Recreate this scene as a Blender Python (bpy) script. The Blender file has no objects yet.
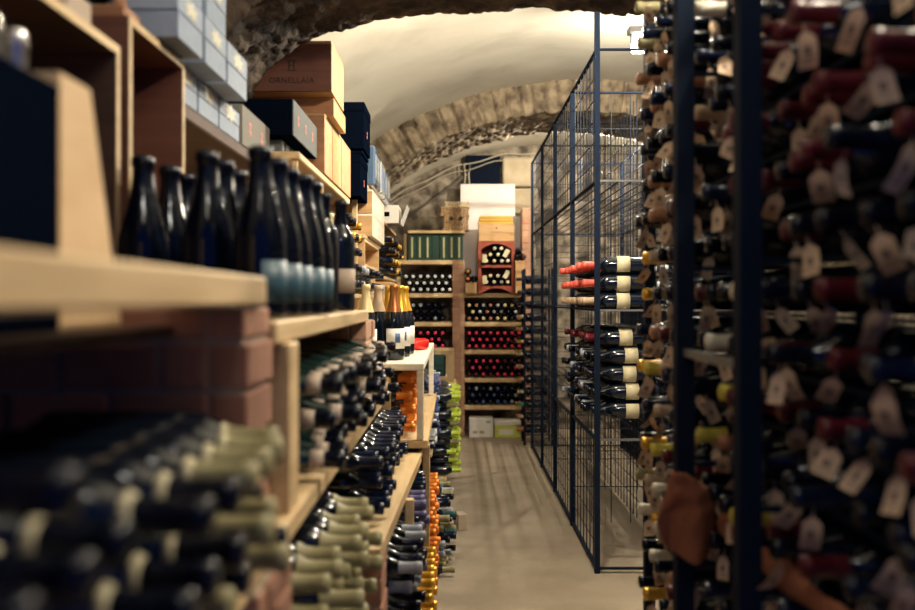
import bpy, bmesh, math, random
from mathutils import Vector, Matrix, Euler, noise
random.seed(11)
PI = math.pi
SC = bpy.context.scene
COL = SC.collection
H = 1.45                      # eye height
F = 890.0                     # focal length in pixels of the 915x610 frame
def at(px, py, d):            # where a sight line meets the distance d down the aisle
    return Vector(((px-455)*d/F, d, H-(py-299)*d/F))
def project(p):
    if p.y < .2: return (-999, -999)
    return (455+p.x*F/p.y, 299-(p.z-H)*F/p.y)
def in_frame(p, m=40):
    x, y = project(p)
    return -m < x < 915+m and -m < y < 610+m
ORD = ("first second third fourth fifth sixth seventh eighth ninth tenth eleventh twelfth thirteenth fourteenth fifteenth sixteenth "
       "seventeenth eighteenth nineteenth twentieth twenty-first twenty-second twenty-third twenty-fourth twenty-fifth twenty-sixth").split()
LAYER = ['bottom', 'second', 'third', 'fourth', 'fifth', 'sixth', 'seventh', 'eighth', 'ninth']

# ------------------------------------------------------------------ materials
def mat(name, col, rough=.6, metal=0., col2=None, scale=8., detail=4., stretch=(1, 1, 1), bump=0., bscale=None, spec=.5,
        island=None, emit=None, estr=0., lo=.35, hi=.65, coat=0.):
    m = bpy.data.materials.new(name); m.use_nodes = True
    nt = m.node_tree; N = nt.nodes; L = nt.links
    b = N['Principled BSDF']
    b.inputs['Base Color'].default_value = (*col, 1)
    b.inputs['Roughness'].default_value = rough
    b.inputs['Metallic'].default_value = metal
    b.inputs['Specular IOR Level'].default_value = spec
    if coat: b.inputs['Coat Weight'].default_value = coat
    if emit:
        b.inputs['Emission Color'].default_value = (*emit, 1); b.inputs['Emission Strength'].default_value = estr
    if col2 or bump or island:
        tc = N.new('ShaderNodeTexCoord'); mp = N.new('ShaderNodeMapping')
        mp.inputs['Scale'].default_value = stretch
        L.new(tc.outputs['Object'], mp.inputs['Vector'])
        out = None
        if col2:
            nz = N.new('ShaderNodeTexNoise'); nz.inputs['Scale'].default_value = scale; nz.inputs['Detail'].default_value = detail
            L.new(mp.outputs[0], nz.inputs['Vector'])
            r = N.new('ShaderNodeValToRGB')
            r.color_ramp.elements[0].position = lo; r.color_ramp.elements[1].position = hi
            r.color_ramp.elements[0].color = (*col, 1); r.color_ramp.elements[1].color = (*col2, 1)
            L.new(nz.outputs['Fac'], r.inputs[0]); out = r.outputs[0]
        if island:
            g = N.new('ShaderNodeNewGeometry'); r2 = N.new('ShaderNodeValToRGB')
            r2.color_ramp.elements[0].color = (*island[0], 1); r2.color_ramp.elements[1].color = (*island[1], 1)
            L.new(g.outputs['Random Per Island'], r2.inputs[0])
            if out:
                mx = N.new('ShaderNodeMix'); mx.data_type = 'RGBA'; mx.inputs[0].default_value = .5
                L.new(out, mx.inputs[6]); L.new(r2.outputs[0], mx.inputs[7]); out = mx.outputs[2]
            else: out = r2.outputs[0]
        if out: L.new(out, b.inputs['Base Color'])
        if bump:
            n2 = N.new('ShaderNodeTexNoise'); n2.inputs['Scale'].default_value = bscale or scale*2; n2.inputs['Detail'].default_value = 6
            L.new(mp.outputs[0], n2.inputs['Vector'])
            bp = N.new('ShaderNodeBump'); bp.inputs['Strength'].default_value = bump; bp.inputs['Distance'].default_value = .01
            L.new(n2.outputs['Fac'], bp.inputs['Height']); L.new(bp.outputs[0], b.inputs['Normal'])
    return m
M = {}
M['plaster'] = mat('plaster', (.66, .63, .53), .95, col2=(.46, .43, .35), scale=1.6, detail=8, bump=.5, bscale=7, lo=.48, hi=.8)
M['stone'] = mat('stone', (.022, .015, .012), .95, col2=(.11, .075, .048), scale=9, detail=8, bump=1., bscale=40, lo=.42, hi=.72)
M['rib_brick'] = mat('rib_brick', (.11, .08, .055), .95, col2=(.40, .32, .21), scale=9, detail=6, bump=.9, bscale=35)
M['rubble'] = mat('rubble', (.07, .055, .04), .95, col2=(.36, .31, .24), scale=7, detail=12, bump=1., bscale=26, lo=.38, hi=.66)
M['block'] = mat('block', (.55, .47, .34), .95, col2=(.38, .31, .21), scale=4, detail=7, bump=.4)
M['dark'] = mat('dark', (.006, .009, .018), .95, spec=.0)  # flat dark tone painted for the shade of the end wall recess
M['floor'] = mat('floor_concrete', (.33, .275, .205), .85, col2=(.21, .17, .125), scale=2.2, detail=9, bump=.25, bscale=18, lo=.4, hi=.75)
M['brick'] = mat('brick', (.42, .20, .12), .9, col2=(.30, .13, .08), scale=14, bump=.5, island=((.52, .27, .16), (.27, .13, .09)))
M['brick_pale'] = mat('brick_pale', (.50, .27, .17), .9, col2=(.36, .17, .10), scale=14, bump=.5, island=((.62, .38, .25), (.36, .18, .12)))
M['mortar'] = mat('mortar', (.33, .27, .21), .95)
M['wood'] = mat('wood_pale', (.66, .48, .26), .6, col2=(.52, .36, .18), scale=3, detail=6, stretch=(12, 1.2, 12), bump=.1)
M['wood_x'] = mat('wood_crate', (.54, .34, .16), .6, col2=(.44, .25, .10), scale=3, detail=6, stretch=(1.2, 12, 12), bump=.1)
M['wood_red'] = mat('wood_reddish', (.17, .062, .034), .6, col2=(.13, .045, .025), scale=3, detail=6, stretch=(1.5, 1.5, 14), bump=.1)
M['wood_brown'] = mat('wood_brown', (.42, .21, .10), .6, col2=(.33, .15, .07), scale=3, detail=6, stretch=(1.2, 12, 12), bump=.1)
M['wood_shaded'] = mat('wood_shaded', (.09, .045, .026), .7, col2=(.06, .03, .018), scale=3, detail=6, stretch=(1.2, 12, 12))  # wood darkened to carry the shade inside a crate and under shelves
M['wood_white'] = mat('wood_limed', (.78, .72, .60), .7, col2=(.68, .60, .47), scale=3, detail=5, stretch=(3, 3, 12))
M['ply'] = mat('plywood', (.66, .47, .27), .65, col2=(.58, .39, .2), scale=3, stretch=(2, 2, 5))
M['ink'] = mat('ink', (.035, .02, .015), .8)
M['terracotta'] = mat('terracotta', (.30, .065, .035), .8, col2=(.24, .05, .03), scale=20)
M['wicker'] = mat('wicker', (.52, .35, .18), .8, col2=(.22, .12, .05), scale=55, lo=.42, hi=.58)
M['wicker_pale'] = mat('wicker_pale', (.66, .56, .38), .8, col2=(.44, .34, .2), scale=40)
M['steel'] = mat('dark_steel', (.007, .013, .028), .6, spec=.05)
M['wire'] = mat('wire_steel', (.014, .02, .034), .5, spec=.2)
M['grey_steel'] = mat('grey_steel', (.20, .20, .20), .45, metal=.6)
M['glass'] = mat('dark_glass', (.004, .008, .016), .09, spec=.6)
M['glass_green'] = mat('green_glass', (.004, .018, .018), .09, spec=.6)
M['glass_clear'] = mat('bottle_black', (.002, .004, .010), .06, spec=.45)
def cap(name, c, rough=.35, metal=.0, spec=.35): M['cap_'+name] = mat('capsule_'+name, c, rough, metal, spec=spec)
cap('black', (.003, .005, .012), .2, spec=.3); cap('navy', (.005, .010, .03), .22, spec=.35); cap('red', (.42, .022, .03)); cap('darkred', (.085, .006, .012), .35)
cap('olive', (.27, .24, .12), .5); cap('lime', (.46, .58, .06), .45); cap('orange', (.75, .22, .03), .3, .3); cap('gold', (.78, .44, .06), .28, .6)
cap('cream', (.66, .60, .46), .5); cap('white', (.72, .74, .74), .45); cap('blue', (.05, .09, .26), .4); cap('purple', (.11, .10, .22), .4)
cap('brown', (.36, .17, .09), .5); cap('silver', (.75, .74, .70), .16, .9); cap('grey', (.30, .33, .38), .4); cap('yellow', (.66, .56, .08), .4)
cap('green', (.02, .22, .10), .35); cap('brightred', (.70, .10, .07), .4); cap('palegold', (.75, .63, .34), .4, .2); cap('tan', (.46, .34, .22), .6); cap('teal', (.02, .09, .10), .4); cap('crimson', (.75, .04, .10), .4)
M['tag'] = mat('tag_paper', (.68, .49, .33), .85, col2=(.60, .42, .27), scale=30)
M['tag_ink'] = mat('tag_ink', (.20, .14, .11), .9)
M['lab_cream'] = mat('label_cream', (.55, .49, .31), .7); M['lab_white'] = mat('label_white', (.75, .73, .68), .7)
M['lab_blue'] = mat('label_blue', (.025, .07, .10), .5, col2=(.035, .09, .12), scale=20); M['lab_tan'] = mat('label_tan', (.44, .35, .27), .8)
M['lab_navy'] = mat('label_navy', (.06, .12, .26), .6)
M['card_grey'] = mat('carton_bluegrey', (.30, .36, .46), .75, col2=(.26, .32, .41), scale=25)
M['card_lid'] = mat('carton_lid', (.34, .40, .50), .75, col2=(.30, .36, .46), scale=25)
M['card_mark'] = mat('carton_crest', (.62, .60, .49), .7)
M['card_taupe'] = mat('carton_taupe', (.20, .19, .165), .75, spec=.2); M['card_black'] = mat('carton_black', (.002, .004, .010), .7, spec=.0)
M['card_char'] = mat('carton_charcoal', (.11, .12, .12), .7, spec=.2)
M['red_mark'] = mat('red_print', (.62, .16, .10), .6)
M['kraft'] = mat('kraft_card', (.47, .33, .18), .8, col2=(.42, .29, .15), scale=12)
M['kraft_tape'] = mat('packing_tape', (.56, .42, .24), .4)
M['white_card'] = mat('white_card', (.74, .72, .66), .8); M['lime_card'] = mat('lime_card', (.58, .66, .12), .7)
M['green_card'] = mat('green_card', (.005, .038, .025), .6); M['gold_print'] = mat('gold_print', (.52, .48, .24), .6)
M['foil_blue'] = mat('shrink_wrap_blue', (.10, .16, .25), .12, coat=.6); M['foil_white'] = mat('shrink_wrap_pale', (.60, .66, .70), .18, coat=.6)
M['board'] = mat('white_board', (.76, .70, .69), .8)
M['cloth'] = mat('rust_cloth', (.34, .12, .055), .95, col2=(.24, .08, .037), scale=9, bump=.4, bscale=90)
M['red_plastic'] = mat('red_plastic', (.72, .02, .015), .35); M['green_plastic'] = mat('green_plastic', (.01, .06, .05), .4)
M['yellow_pack'] = mat('yellow_pack', (.50, .31, .05), .6)
M['cable'] = mat('cable_grey', (.40, .36, .28), .6); M['cable_dark'] = mat('cable_dark', (.10, .09, .08), .6)
cap('copper', (.40, .15, .05), .3, .5)
M['lamp_body'] = mat('lamp_body', (.12, .12, .12), .5)
M['lamp_light'] = mat('lamp_light', (1, 1, 1), .5, emit=(1., .96, .88), estr=26)

# ------------------------------------------------------------------ mesh helpers
class MB:
    """collects shapes and links them as one mesh"""
    def __init__(s): s.bm = bmesh.new()
    def box(s, x0, x1, y0, y1, z0, z1, bev=0., mi=0, mtx=None):
        r = bmesh.ops.create_cube(s.bm, size=1.)
        vs = r['verts']
        for v in vs:
            v.co = Vector(((x0+x1)/2+v.co.x*(x1-x0), (y0+y1)/2+v.co.y*(y1-y0), (z0+z1)/2+v.co.z*(z1-z0)))
            if mtx is not None: v.co = mtx @ v.co
        fs = {f for v in vs for f in v.link_faces}
        for f in fs: f.material_index = mi
        if bev: bmesh.ops.bevel(s.bm, geom=list({e for v in vs for e in v.link_edges}), offset=bev, segments=1, affect='EDGES', material=-1)
        return s
    def tube(s, p, q, r, n=6, mi=0):
        p, q = Vector(p), Vector(q); d = (q-p)
        if d.length < 1e-6: return s
        rot = d.to_track_quat('Z', 'Y').to_matrix()
        a = [s.bm.verts.new(p+rot @ Vector((r*math.cos(2*PI*i/n), r*math.sin(2*PI*i/n), 0))) for i in range(n)]
        b = [s.bm.verts.new(q+rot @ Vector((r*math.cos(2*PI*i/n), r*math.sin(2*PI*i/n), 0))) for i in range(n)]
        for i in range(n):
            f = s.bm.faces.new((a[i], a[(i+1) % n], b[(i+1) % n], b[i])); f.material_index = mi; f.smooth = n > 6
        for c in (a[::-1], b):
            f = s.bm.faces.new(c); f.material_index = mi
        return s
    def path(s, pts, r, n=7, mi=0):
        pts = [Vector(p) for p in pts]; rings = []
        for i, p in enumerate(pts):
            t = (pts[min(i+1, len(pts)-1)]-pts[max(i-1, 0)]).normalized()
            rot = t.to_track_quat('Z', 'Y').to_matrix()
            rings.append([s.bm.verts.new(p+rot @ Vector((r*math.cos(2*PI*k/n), r*math.sin(2*PI*k/n), 0))) for k in range(n)])
        for a, b in zip(rings, rings[1:]):
            for i in range(n):
                f = s.bm.faces.new((a[i], a[(i+1) % n], b[(i+1) % n], b[i])); f.smooth = True; f.material_index = mi
        s.bm.faces.new(rings[0][::-1]); s.bm.faces.new(rings[-1])
        return s
    def lathe(s, prof, n=20, mi=0, a0=0., a1=2*PI, close_ends=True):
        full = abs(a1-a0-2*PI) < 1e-6
        k = n if full else n+1
        rings = []
        for r, z in prof:
            if r < 1e-6: rings.append([s.bm.verts.new((0, 0, z))])
            else: rings.append([s.bm.verts.new((r*math.cos(a0+(a1-a0)*i/n), r*math.sin(a0+(a1-a0)*i/n), z)) for i in range(k)])
        for a, b in zip(rings, rings[1:]):
            for i in range(n):
                j = (i+1) % k if full else i+1
                if len(a) == 1 and len(b) == 1: continue
                if len(a) == 1: f = s.bm.faces.new((a[0], b[j], b[i]))
                elif len(b) == 1: f = s.bm.faces.new((a[i], a[j], b[0]))
                else: f = s.bm.faces.new((a[i], a[j], b[j], b[i]))
                f.smooth = True; f.material_index = mi
        return s
    def poly(s, pts, mi=0):
        f = s.bm.faces.new([s.bm.verts.new(p) for p in pts]); f.material_index = mi
        return s
    def prism(s, pts, vec, mi=0):
        vec = Vector(vec)
        a = [s.bm.verts.new(p) for p in pts]; b = [s.bm.verts.new(Vector(p)+vec) for p in pts]; n = len(a)
        fs = [s.bm.faces.new(a[::-1]), s.bm.faces.new(b)] + [s.bm.faces.new((a[i], a[(i+1) % n], b[(i+1) % n], b[i])) for i in range(n)]
        for f in fs: f.material_index = mi
        return s
    def grid(s, fn, nu, nv, mi=0, smooth=True):
        vs = [[s.bm.verts.new(fn(i/nu, j/nv)) for j in range(nv+1)] for i in range(nu+1)]
        for i in range(nu):
            for j in range(nv):
                f = s.bm.faces.new((vs[i][j], vs[i+1][j], vs[i+1][j+1], vs[i][j+1])); f.smooth = smooth; f.material_index = mi
        return s
    def mesh(s, name, mats, fix=True):
        if fix: bmesh.ops.recalc_face_normals(s.bm, faces=s.bm.faces)
        me = bpy.data.meshes.new(name); s.bm.to_mesh(me); s.bm.free()
        for m in mats: me.materials.append(M[m])
        return me
    def build(s, name, mats, parent=None, loc=(0, 0, 0), fix=True):
        if isinstance(mats, str): mats = [mats]
        o = bpy.data.objects.new(name, s.mesh(name, mats, fix)); COL.objects.link(o)
        if parent: o.parent = parent
        o.location = loc
        return o
def tag(o, label, cat=None, group=None, kind=None):
    o['label'] = label
    if cat: o['category'] = cat
    if group: o['group'] = group
    if kind: o['kind'] = kind
    return o
def thing(name, label, cat, loc=(0, 0, 0), rotz=0., group=None):
    o = bpy.data.objects.new(name, None); COL.objects.link(o)
    o.empty_display_size = .05; o.location = loc; o.rotation_euler = (0, 0, rotz)
    return tag(o, label, cat, group)
def structure(o, label=None):
    o['kind'] = 'structure'
    if label: o['label'] = label
    return o

# ------------------------------------------------------------------ bottle shapes
PROF = {
 'slim': (.30, [(0, .014), (.028, .002), (.0355, .003), (.0375, .014), (.0375, .186), (.0350, .203), (.026, .220), (.0165, .236), (.0145, .252), (.0142, .283), (.0158, .285), (.0158, .298), (.012, .30), (0, .30)]),
 'slope': (.30, [(0, .014), (.030, .002), (.038, .003), (.0405, .014), (.0405, .140), (.0385, .160), (.032, .186), (.0235, .214), (.0172, .238), (.0148, .258), (.0145, .283), (.016, .285), (.016, .298), (.012, .30), (0, .30)]),
 'champ': (.32, [(0, .016), (.032, .002), (.042, .003), (.0445, .016), (.0445, .145), (.0425, .165), (.0355, .196), (.0255, .232), (.0185, .262), (.0162, .285), (.0160, .300), (.018, .302), (.018, .316), (.013, .32), (0, .32)]),
 'spark': (.29, [(0, .016), (.032, .002), (.0415, .003), (.044, .016), (.044, .122), (.0425, .142), (.036, .172), (.0265, .206), (.0195, .234), (.0172, .256), (.0170, .270), (.0195, .272), (.0195, .286), (.014, .29), (0, .29)]),
 'magnum': (.345, [(0, .018), (.044, .002), (.052, .003), (.0545, .018), (.0545, .165), (.0520, .188), (.0420, .222), (.0295, .256), (.0215, .284), (.0190, .308), (.0188, .324), (.0210, .326), (.0210, .340), (.016, .345), (0, .345)]),
 'bigred': (.36, [(0, .018), (.038, .002), (.045, .003), (.047, .018), (.047, .225), (.0435, .248), (.0315, .268), (.020, .288), (.0180, .305), (.0178, .338), (.0195, .340), (.0195, .356), (.014, .36), (0, .36)]),
}
CAPZ = {'slim': .236, 'slope': .240, 'champ': .232, 'magnum': .262, 'spark': .222, 'bigred': .288}
_mc = {}
def radius_at(shape, z):
    p = PROF[shape][1]
    for (r0, z0), (r1, z1) in zip(p[2:], p[3:]):
        if z0 <= z <= z1 and z1 > z0: return r0+(r1-r0)*(z-z0)/(z1-z0)
    return p[-3][0]
def m_glass(shape, n, glass='glass'):
    k = ('g', shape, n, glass)
    if k not in _mc: _mc[k] = MB().lathe(PROF[shape][1], n).mesh('bottle_glass', [glass])
    return _mc[k]
def cap_profile(shape, z0=None, z1=None):
    h = PROF[shape][0]; z0 = CAPZ[shape] if z0 is None else z0
    pr = [(radius_at(shape, z0)+.0012, z0)]
    pr += [(r+.0012, z) for r, z in PROF[shape][1] if z0+.002 < z < h-.001]
    pr += [(PROF[shape][1][-2][0]+.0012, h+.001), (0, h+.0015)]
    return pr
def m_cap(shape, c, n, z0=None):
    k = ('c', shape, c, n, z0)
    if k not in _mc: _mc[k] = MB().lathe(cap_profile(shape, z0), n).mesh('capsule', ['cap_'+c])
    return _mc[k]
def m_label(shape, z0, z1, c, span=2.4, n=10, turn=0., inset=.0008):
    k = ('l', shape, z0, z1, c, span, turn)
    if k not in _mc:
        r = radius_at(shape, (z0+z1)/2)+inset
        _mc[k] = MB().lathe([(r-.0007, z0), (r, z0), (r, z1), (r-.0007, z1)], n, a0=turn-span/2, a1=turn+span/2).mesh('label', [c])
    return _mc[k]
def m_band(shape, z0, z1, c, n=12):
    k = ('b', shape, z0, z1, c, n)
    if k not in _mc:
        _mc[k] = MB().lathe([(radius_at(shape, z0)+.0004, z0), (radius_at(shape, z0)+.002, z0), (radius_at(shape, z1)+.002, z1), (radius_at(shape, z1)+.0004, z1)], n).mesh('band', [c])
    return _mc[k]
def m_small(shape, c, n=12):          # far bottles: glass and capsule in one mesh
    k = ('s', shape, c, n)
    if k not in _mc:
        b = MB(); b.lathe(PROF[shape][1], n); b.lathe(cap_profile(shape), n, mi=1)
        _mc[k] = b.mesh('small_bottle', ['glass', 'cap_'+c])
    return _mc[k]
def bottle(name, cat, label, mtx, body, parts=(), group=None):
    o = bpy.data.objects.new(name, body); COL.objects.link(o); o.matrix_world = mtx
    tag(o, label, cat, group)
    for nm, me, *rest in parts:
        c = bpy.data.objects.new(nm, me); COL.objects.link(c); c.parent = o
        if rest: c.matrix_basis = mtx.inverted() @ rest[0]
    return o
def lying_px(tip, shape, yaw=0., pitch=0., roll=0.):       # neck points to +x
    R = Matrix.Rotation(yaw, 4, 'Z') @ Matrix.Rotation(PI/2+pitch, 4, 'Y') @ Matrix.Rotation(roll, 4, 'Z')
    return Matrix.Translation(Vector(tip)-(R @ Vector((0, 0, PROF[shape][0])))) @ R
def lying_nx(tip, shape, yaw=0., pitch=0., roll=0.):       # neck points to -x
    R = Matrix.Rotation(yaw, 4, 'Z') @ Matrix.Rotation(-PI/2+pitch, 4, 'Y') @ Matrix.Rotation(roll, 4, 'Z')
    return Matrix.Translation(Vector(tip)-(R @ Vector((0, 0, PROF[shape][0])))) @ R
def lying_ny(tip, shape, yaw=0., pitch=0., roll=0.):       # neck points to -y
    R = Matrix.Rotation(yaw, 4, 'Z') @ Matrix.Rotation(PI/2+pitch, 4, 'X') @ Matrix.Rotation(roll, 4, 'Z')
    return Matrix.Translation(Vector(tip)-(R @ Vector((0, 0, PROF[shape][0])))) @ R
def standing(p, rotz=0.):
    return Matrix.Translation(Vector(p)) @ Matrix.Rotation(rotz, 4, 'Z')

# ------------------------------------------------------------------ the setting
AX, AZ, R0 = 1.0, 3.18, 3.05          # vault apex and radius
XL, XR, YB, YN = -1.25, 3.3, 10.0, -1.2
structure(MB().box(XL-.3, XR+.3, YN, YB+.3, -.1, 0).build('floor', 'floor'))
def vault_z(x): return AZ-R0+math.sqrt(max(R0*R0-(x-AX)**2, .01))
def vfn(u, v):
    x = XL-.1+(XR-XL+.2)*u; y = YN+(YB+.2-YN)*v
    z = vault_z(x)
    n = noise.fractal(Vector((x*1.3, y*1.3, z)), 1., 2., 4)*.018
    return (x, y, z+n)
b = MB(); b.grid(vfn, 60, 130)
vb = b.build('ceiling', 'plaster'); structure(vb, 'cream plaster barrel vault over the cellar')
sm = vb.modifiers.new('thick', 'SOLIDIFY'); sm.thickness = .1; sm.offset = 1
structure(MB().box(XL-.2, XL, YN, YB+.2, 0, vault_z(XL)+.05).build('wall_left', 'rubble'))
structure(MB().box(XR, XR+.2, YN, YB+.2, 0, vault_z(XR)+.05).build('wall_right', 'rubble'))
def wfn(u, v):
    x = XL-.1+(XR-XL+.2)*u; z = 3.25*v
    n = noise.fractal(Vector((x*2.2, 0, z*2.2)), 1., 2., 5)*.035
    return (x, YB+n, z)
b = MB(); b.grid(wfn, 110, 90)
structure(b.build('wall_back', 'rubble'), 'rough grey rubble wall closing the vault')
# block masonry, and a dark panel for the recess's shade in the back wall
b = MB(); rnd = random.Random(3)
for i, (x0, x1, z0, z1) in enumerate([(.53, .92, 2.40, 2.68), (.53, .90, 2.70, 3.02), (.66, .88, 2.08, 2.38), (.68, .90, 1.76, 2.06)]):
    b.box(x0, x1, 9.88, 10.1, z0, z1, .015)
structure(b.build('trim_back', 'block'), 'pale dressed stone jamb beside the dark recess')
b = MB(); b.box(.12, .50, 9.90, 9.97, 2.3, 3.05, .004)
structure(b.build('recess_shade', 'dark'), 'dark panel standing for the shade of the recess above the white board')

# rough brick ribs
def interp(pts, u):
    L = [0.]
    for a, c in zip(pts, pts[1:]): L.append(L[-1]+math.dist(a, c))
    t = u*L[-1]
    for i in range(len(pts)-1):
        if t <= L[i+1] or i == len(pts)-2:
            k = (t-L[i])/(L[i+1]-L[i]); return (pts[i][0]+(pts[i+1][0]-pts[i][0])*k, pts[i][1]+(pts[i+1][1]-pts[i][1])*k), t
def smooth_profile(pts, n=140):
    p = [interp(pts, i/n)[0] for i in range(n+1)]
    for _ in range(6):
        p = [p[0]]+[((p[i-1][0]+p[i][0]*2+p[i+1][0])/4, (p[i-1][1]+p[i][1]*2+p[i+1][1])/4) for i in range(1, n)]+[p[-1]]
    return p
def rib(name, prof, y0, y1, thick, label, pitch, rough, mats, seed, fgroove=.01):
    prof = smooth_profile(prof); tot = sum(math.dist(a, c) for a, c in zip(prof, prof[1:]))
    nu = int(tot/.013); nv = max(int((y1-y0)/.016), 6); nr = max(int(thick/.016), 6)
    def nrm(u):
        (a, _), (c, _) = interp(prof, max(u-.01, 0)), interp(prof, min(u+.01, 1))
        t = Vector((c[0]-a[0], 0, c[1]-a[1])).normalized(); return Vector((-t.z, 0, t.x))
    def bump(s, w, k):
        row = math.floor(w/.115)
        ph = (s/pitch+.5*(row % 2)*k) % 1.
        groove = -.007 if min(ph, 1-ph) < .13 else 0.
        idx = math.floor(s/pitch+.5*(row % 2)*k)
        return groove+rough*(noise.noise(Vector((idx*3.17+seed, row*5.3, seed)))*.45)+rough*1.5*noise.fractal(Vector((s*8, w*8, seed)), .9, 2., 6)
    cache = {}
    def base(u):
        if u not in cache:
            (p, s) = interp(prof, u); cache[u] = (Vector((p[0], 0, p[1])), s, nrm(u))
        return cache[u]
    b = MB()
    def soffit(u, v):
        p, s, n = base(u); y = y0+(y1-y0)*v
        e = 0. if 0 < v < 1 else .5
        q = p-n*bump(s, y-y0, 1)*(1-e)
        return (q.x, y, q.z)
    def face(yy, sg):
        def fn(u, v):
            p, s, n = base(u); q = p+n*(thick*v)
            ph = (s/pitch) % 1.; g = min(ph, 1-ph)
            d = bump(s, 0, 0)*(1. if v > 0 else .5)-fgroove*max(0, 1-g/.16)*(.7+.5*noise.noise(Vector((s*5, v*3, 2.))))+.01*noise.fractal(Vector((s*14, v*6, seed+9)), 1., 2., 3)
            if v == 0: q = p-n*bump(s, 0 if sg < 0 else y1-y0, 1)*.5
            return (q.x, yy+sg*(d if v > 0 else 0), q.z)
        return fn
    b.grid(soffit, nu, nv); b.grid(face(y0, -1), nu, nr); b.grid(face(y1, 1), nu, nr)
    bmesh.ops.remove_doubles(b.bm, verts=b.bm.verts, dist=.0008)
    for f in b.bm.faces: f.smooth = True
    return structure(b.build(name, mats), label)
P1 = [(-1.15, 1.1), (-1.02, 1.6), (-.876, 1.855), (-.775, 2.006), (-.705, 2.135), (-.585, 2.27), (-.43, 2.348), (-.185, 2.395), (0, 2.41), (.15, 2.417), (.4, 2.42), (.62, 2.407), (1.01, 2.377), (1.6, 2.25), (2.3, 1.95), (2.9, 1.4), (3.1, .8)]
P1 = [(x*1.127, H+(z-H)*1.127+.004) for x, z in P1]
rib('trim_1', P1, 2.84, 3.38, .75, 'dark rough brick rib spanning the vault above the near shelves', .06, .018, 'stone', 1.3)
P2 = []
for i in range(41):
    a = PI*(.045+.91*i/40); P2.append((.98-2.7*math.cos(a), 2.93-2.7+2.7*math.sin(a)))
rib('trim_2', P2, 7.0, 7.9, .26, 'pale weathered voussoir rib across the lit vault', .10, .014, 'rib_brick', 7.7, .05)

# ------------------------------------------------------------------ brick piers
def pier(x0, x1, y0, y1, z0, z1, label, m='brick', bw=.13, bh=.068, seed=0):
    r = random.Random(seed); b = MB()
    b.box(x0+.006, x1-.006, y0+.006, y1-.006, z0, z1-.002, mi=1)
    z = z0; row = 0
    while z < z1-.02:
        h = min(bh, z1-z)
        def run(a0, a1):
            n = max(1, round((a1-a0)/bw)); e = [a0+(a1-a0)*i/n for i in range(n+1)]
            if row % 2 and n > 1: e = [a0]+[a0+(a1-a0)*(i+.5)/n for i in range(n)]+[a1]
            return list(zip(e, e[1:]))
        for a, c in run(y0, y1):
            j = r.uniform(-.004, .004)
            b.box(x1-.05, x1+j, a+.004, c-.004, z+.004, z+h-.004, .003)
        for a, c in run(x0, x1-.05):
            j = r.uniform(-.004, .004)
            b.box(a+.004, c-.004, y0+j, y0+.05, z+.004, z+h-.004, .003)
        z += bh; row += 1
    o = b.build('brick_pier', [m, 'mortar']); return structure(o, label)
pier(-1.15, -.285, 1.21, 1.38, 1.12, 1.44, 'brick pier under the thick upper shelf end', 'brick', seed=1)
pier(-.95, -.25, 1.14, 1.36, 0, 1.07, 'brick pier under the middle shelf close by', 'brick', seed=2)
pier(-.9, -.285, 2.84, 3.15, 1.11, 1.38, 'brick pier at the far end of the middle bay', 'brick_pale', seed=3)
pier(-.9, -.56, 3.08, 3.3, .84, 1.06, 'short brick stub under the middle shelf', 'brick', seed=4)
pier(-.9, -.185, 2.22, 2.40, 0, .793, 'brick pier under the low plank', 'brick', seed=5)
pier(-.03, .10, 9.40, 9.8, 0, 1.86, 'brick pier between the two bays of the end rack', 'brick_pale', seed=6)
pier(.71, .83, 9.45, 9.8, 0, 2.42, 'brick pier closing the end rack beside the cage', 'brick_pale', seed=7)
pier(-1.2, -1.05, 9.40, 9.8, 0, 1.79, 'brick pier behind the side shelving', 'brick_pale', seed=8)

# ------------------------------------------------------------------ left shelving boards
def board(x0, x1, y0, y1, z0, z1, label, m='wood', name='shelf_board', bev=.004, group='planks of the side shelving'):
    o = MB().box((x0-x1)/2, (x1-x0)/2, (y0-y1)/2, (y1-y0)/2, 0, z1-z0, bev).build(name, m, loc=((x0+x1)/2, (y0+y1)/2, z0))
    return tag(o, label, 'shelf', group)
board(-.375, -.278, .35, 1.316, 1.441, 1.4825, 'thick pale plank at eye level along the front of the near shelf')
board(-1.1, -.38, .35, 1.205, 1.40, 1.415, 'shelf behind the thick plank under the nearest standing bottles', 'wood_shaded')
board(-1.1, -.278, 1.39, 2.86, 1.378, 1.415, 'pale wooden shelf under the row of big dark bottles with blue labels')
def skew_board(xa, ya, xb, yb, depth, z0, z1, label, m='wood'):
    o = MB().prism([(xa-depth, ya, 0), (xa, ya, 0), (xb, yb, 0), (xb-depth, yb, 0)], (0, 0, z1-z0)).build('shelf_board', m, loc=(0, 0, z0))
    return tag(o, label, 'shelf', 'planks of the side shelving')
skew_board(-.262, .35, -.258, 3.6, .68, 1.07, 1.10, 'middle plank under the lying bottles with banded necks, striped with shade')
skew_board(-.185, 2.2, -.135, 3.585, .6, .795, .83, 'low plank under the dark and orange capped bottles')
skew_board(-.21, 1.38, -.20, 2.2, .6, .56, .595, 'low plank under the olive capped bottles')
board(-.95, -.62, 1.99, 2.97, 1.865, 1.90, 'shelf under the blue-grey cartons near the vault, darkened for shade', 'wood_shaded')
board(-.95, -.52, 2.98, 4.4, 1.918, 1.945, 'wooden shelf under the row of wine crates near the vault')
def post(x, y, z0, z1, label, w=.035, d=.035, m='wood'):
    return tag(MB().box(-w/2, w/2, -d/2, d/2, 0, z1-z0, .003).build('shelf_post', m, loc=(x, y, z0)), label, 'shelf post', 'upright posts of the side shelving')
post(-.285, 1.485, 1.10, 1.378, 'pale upright post against the brick pier by the banded bottles', .035, .08)
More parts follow.
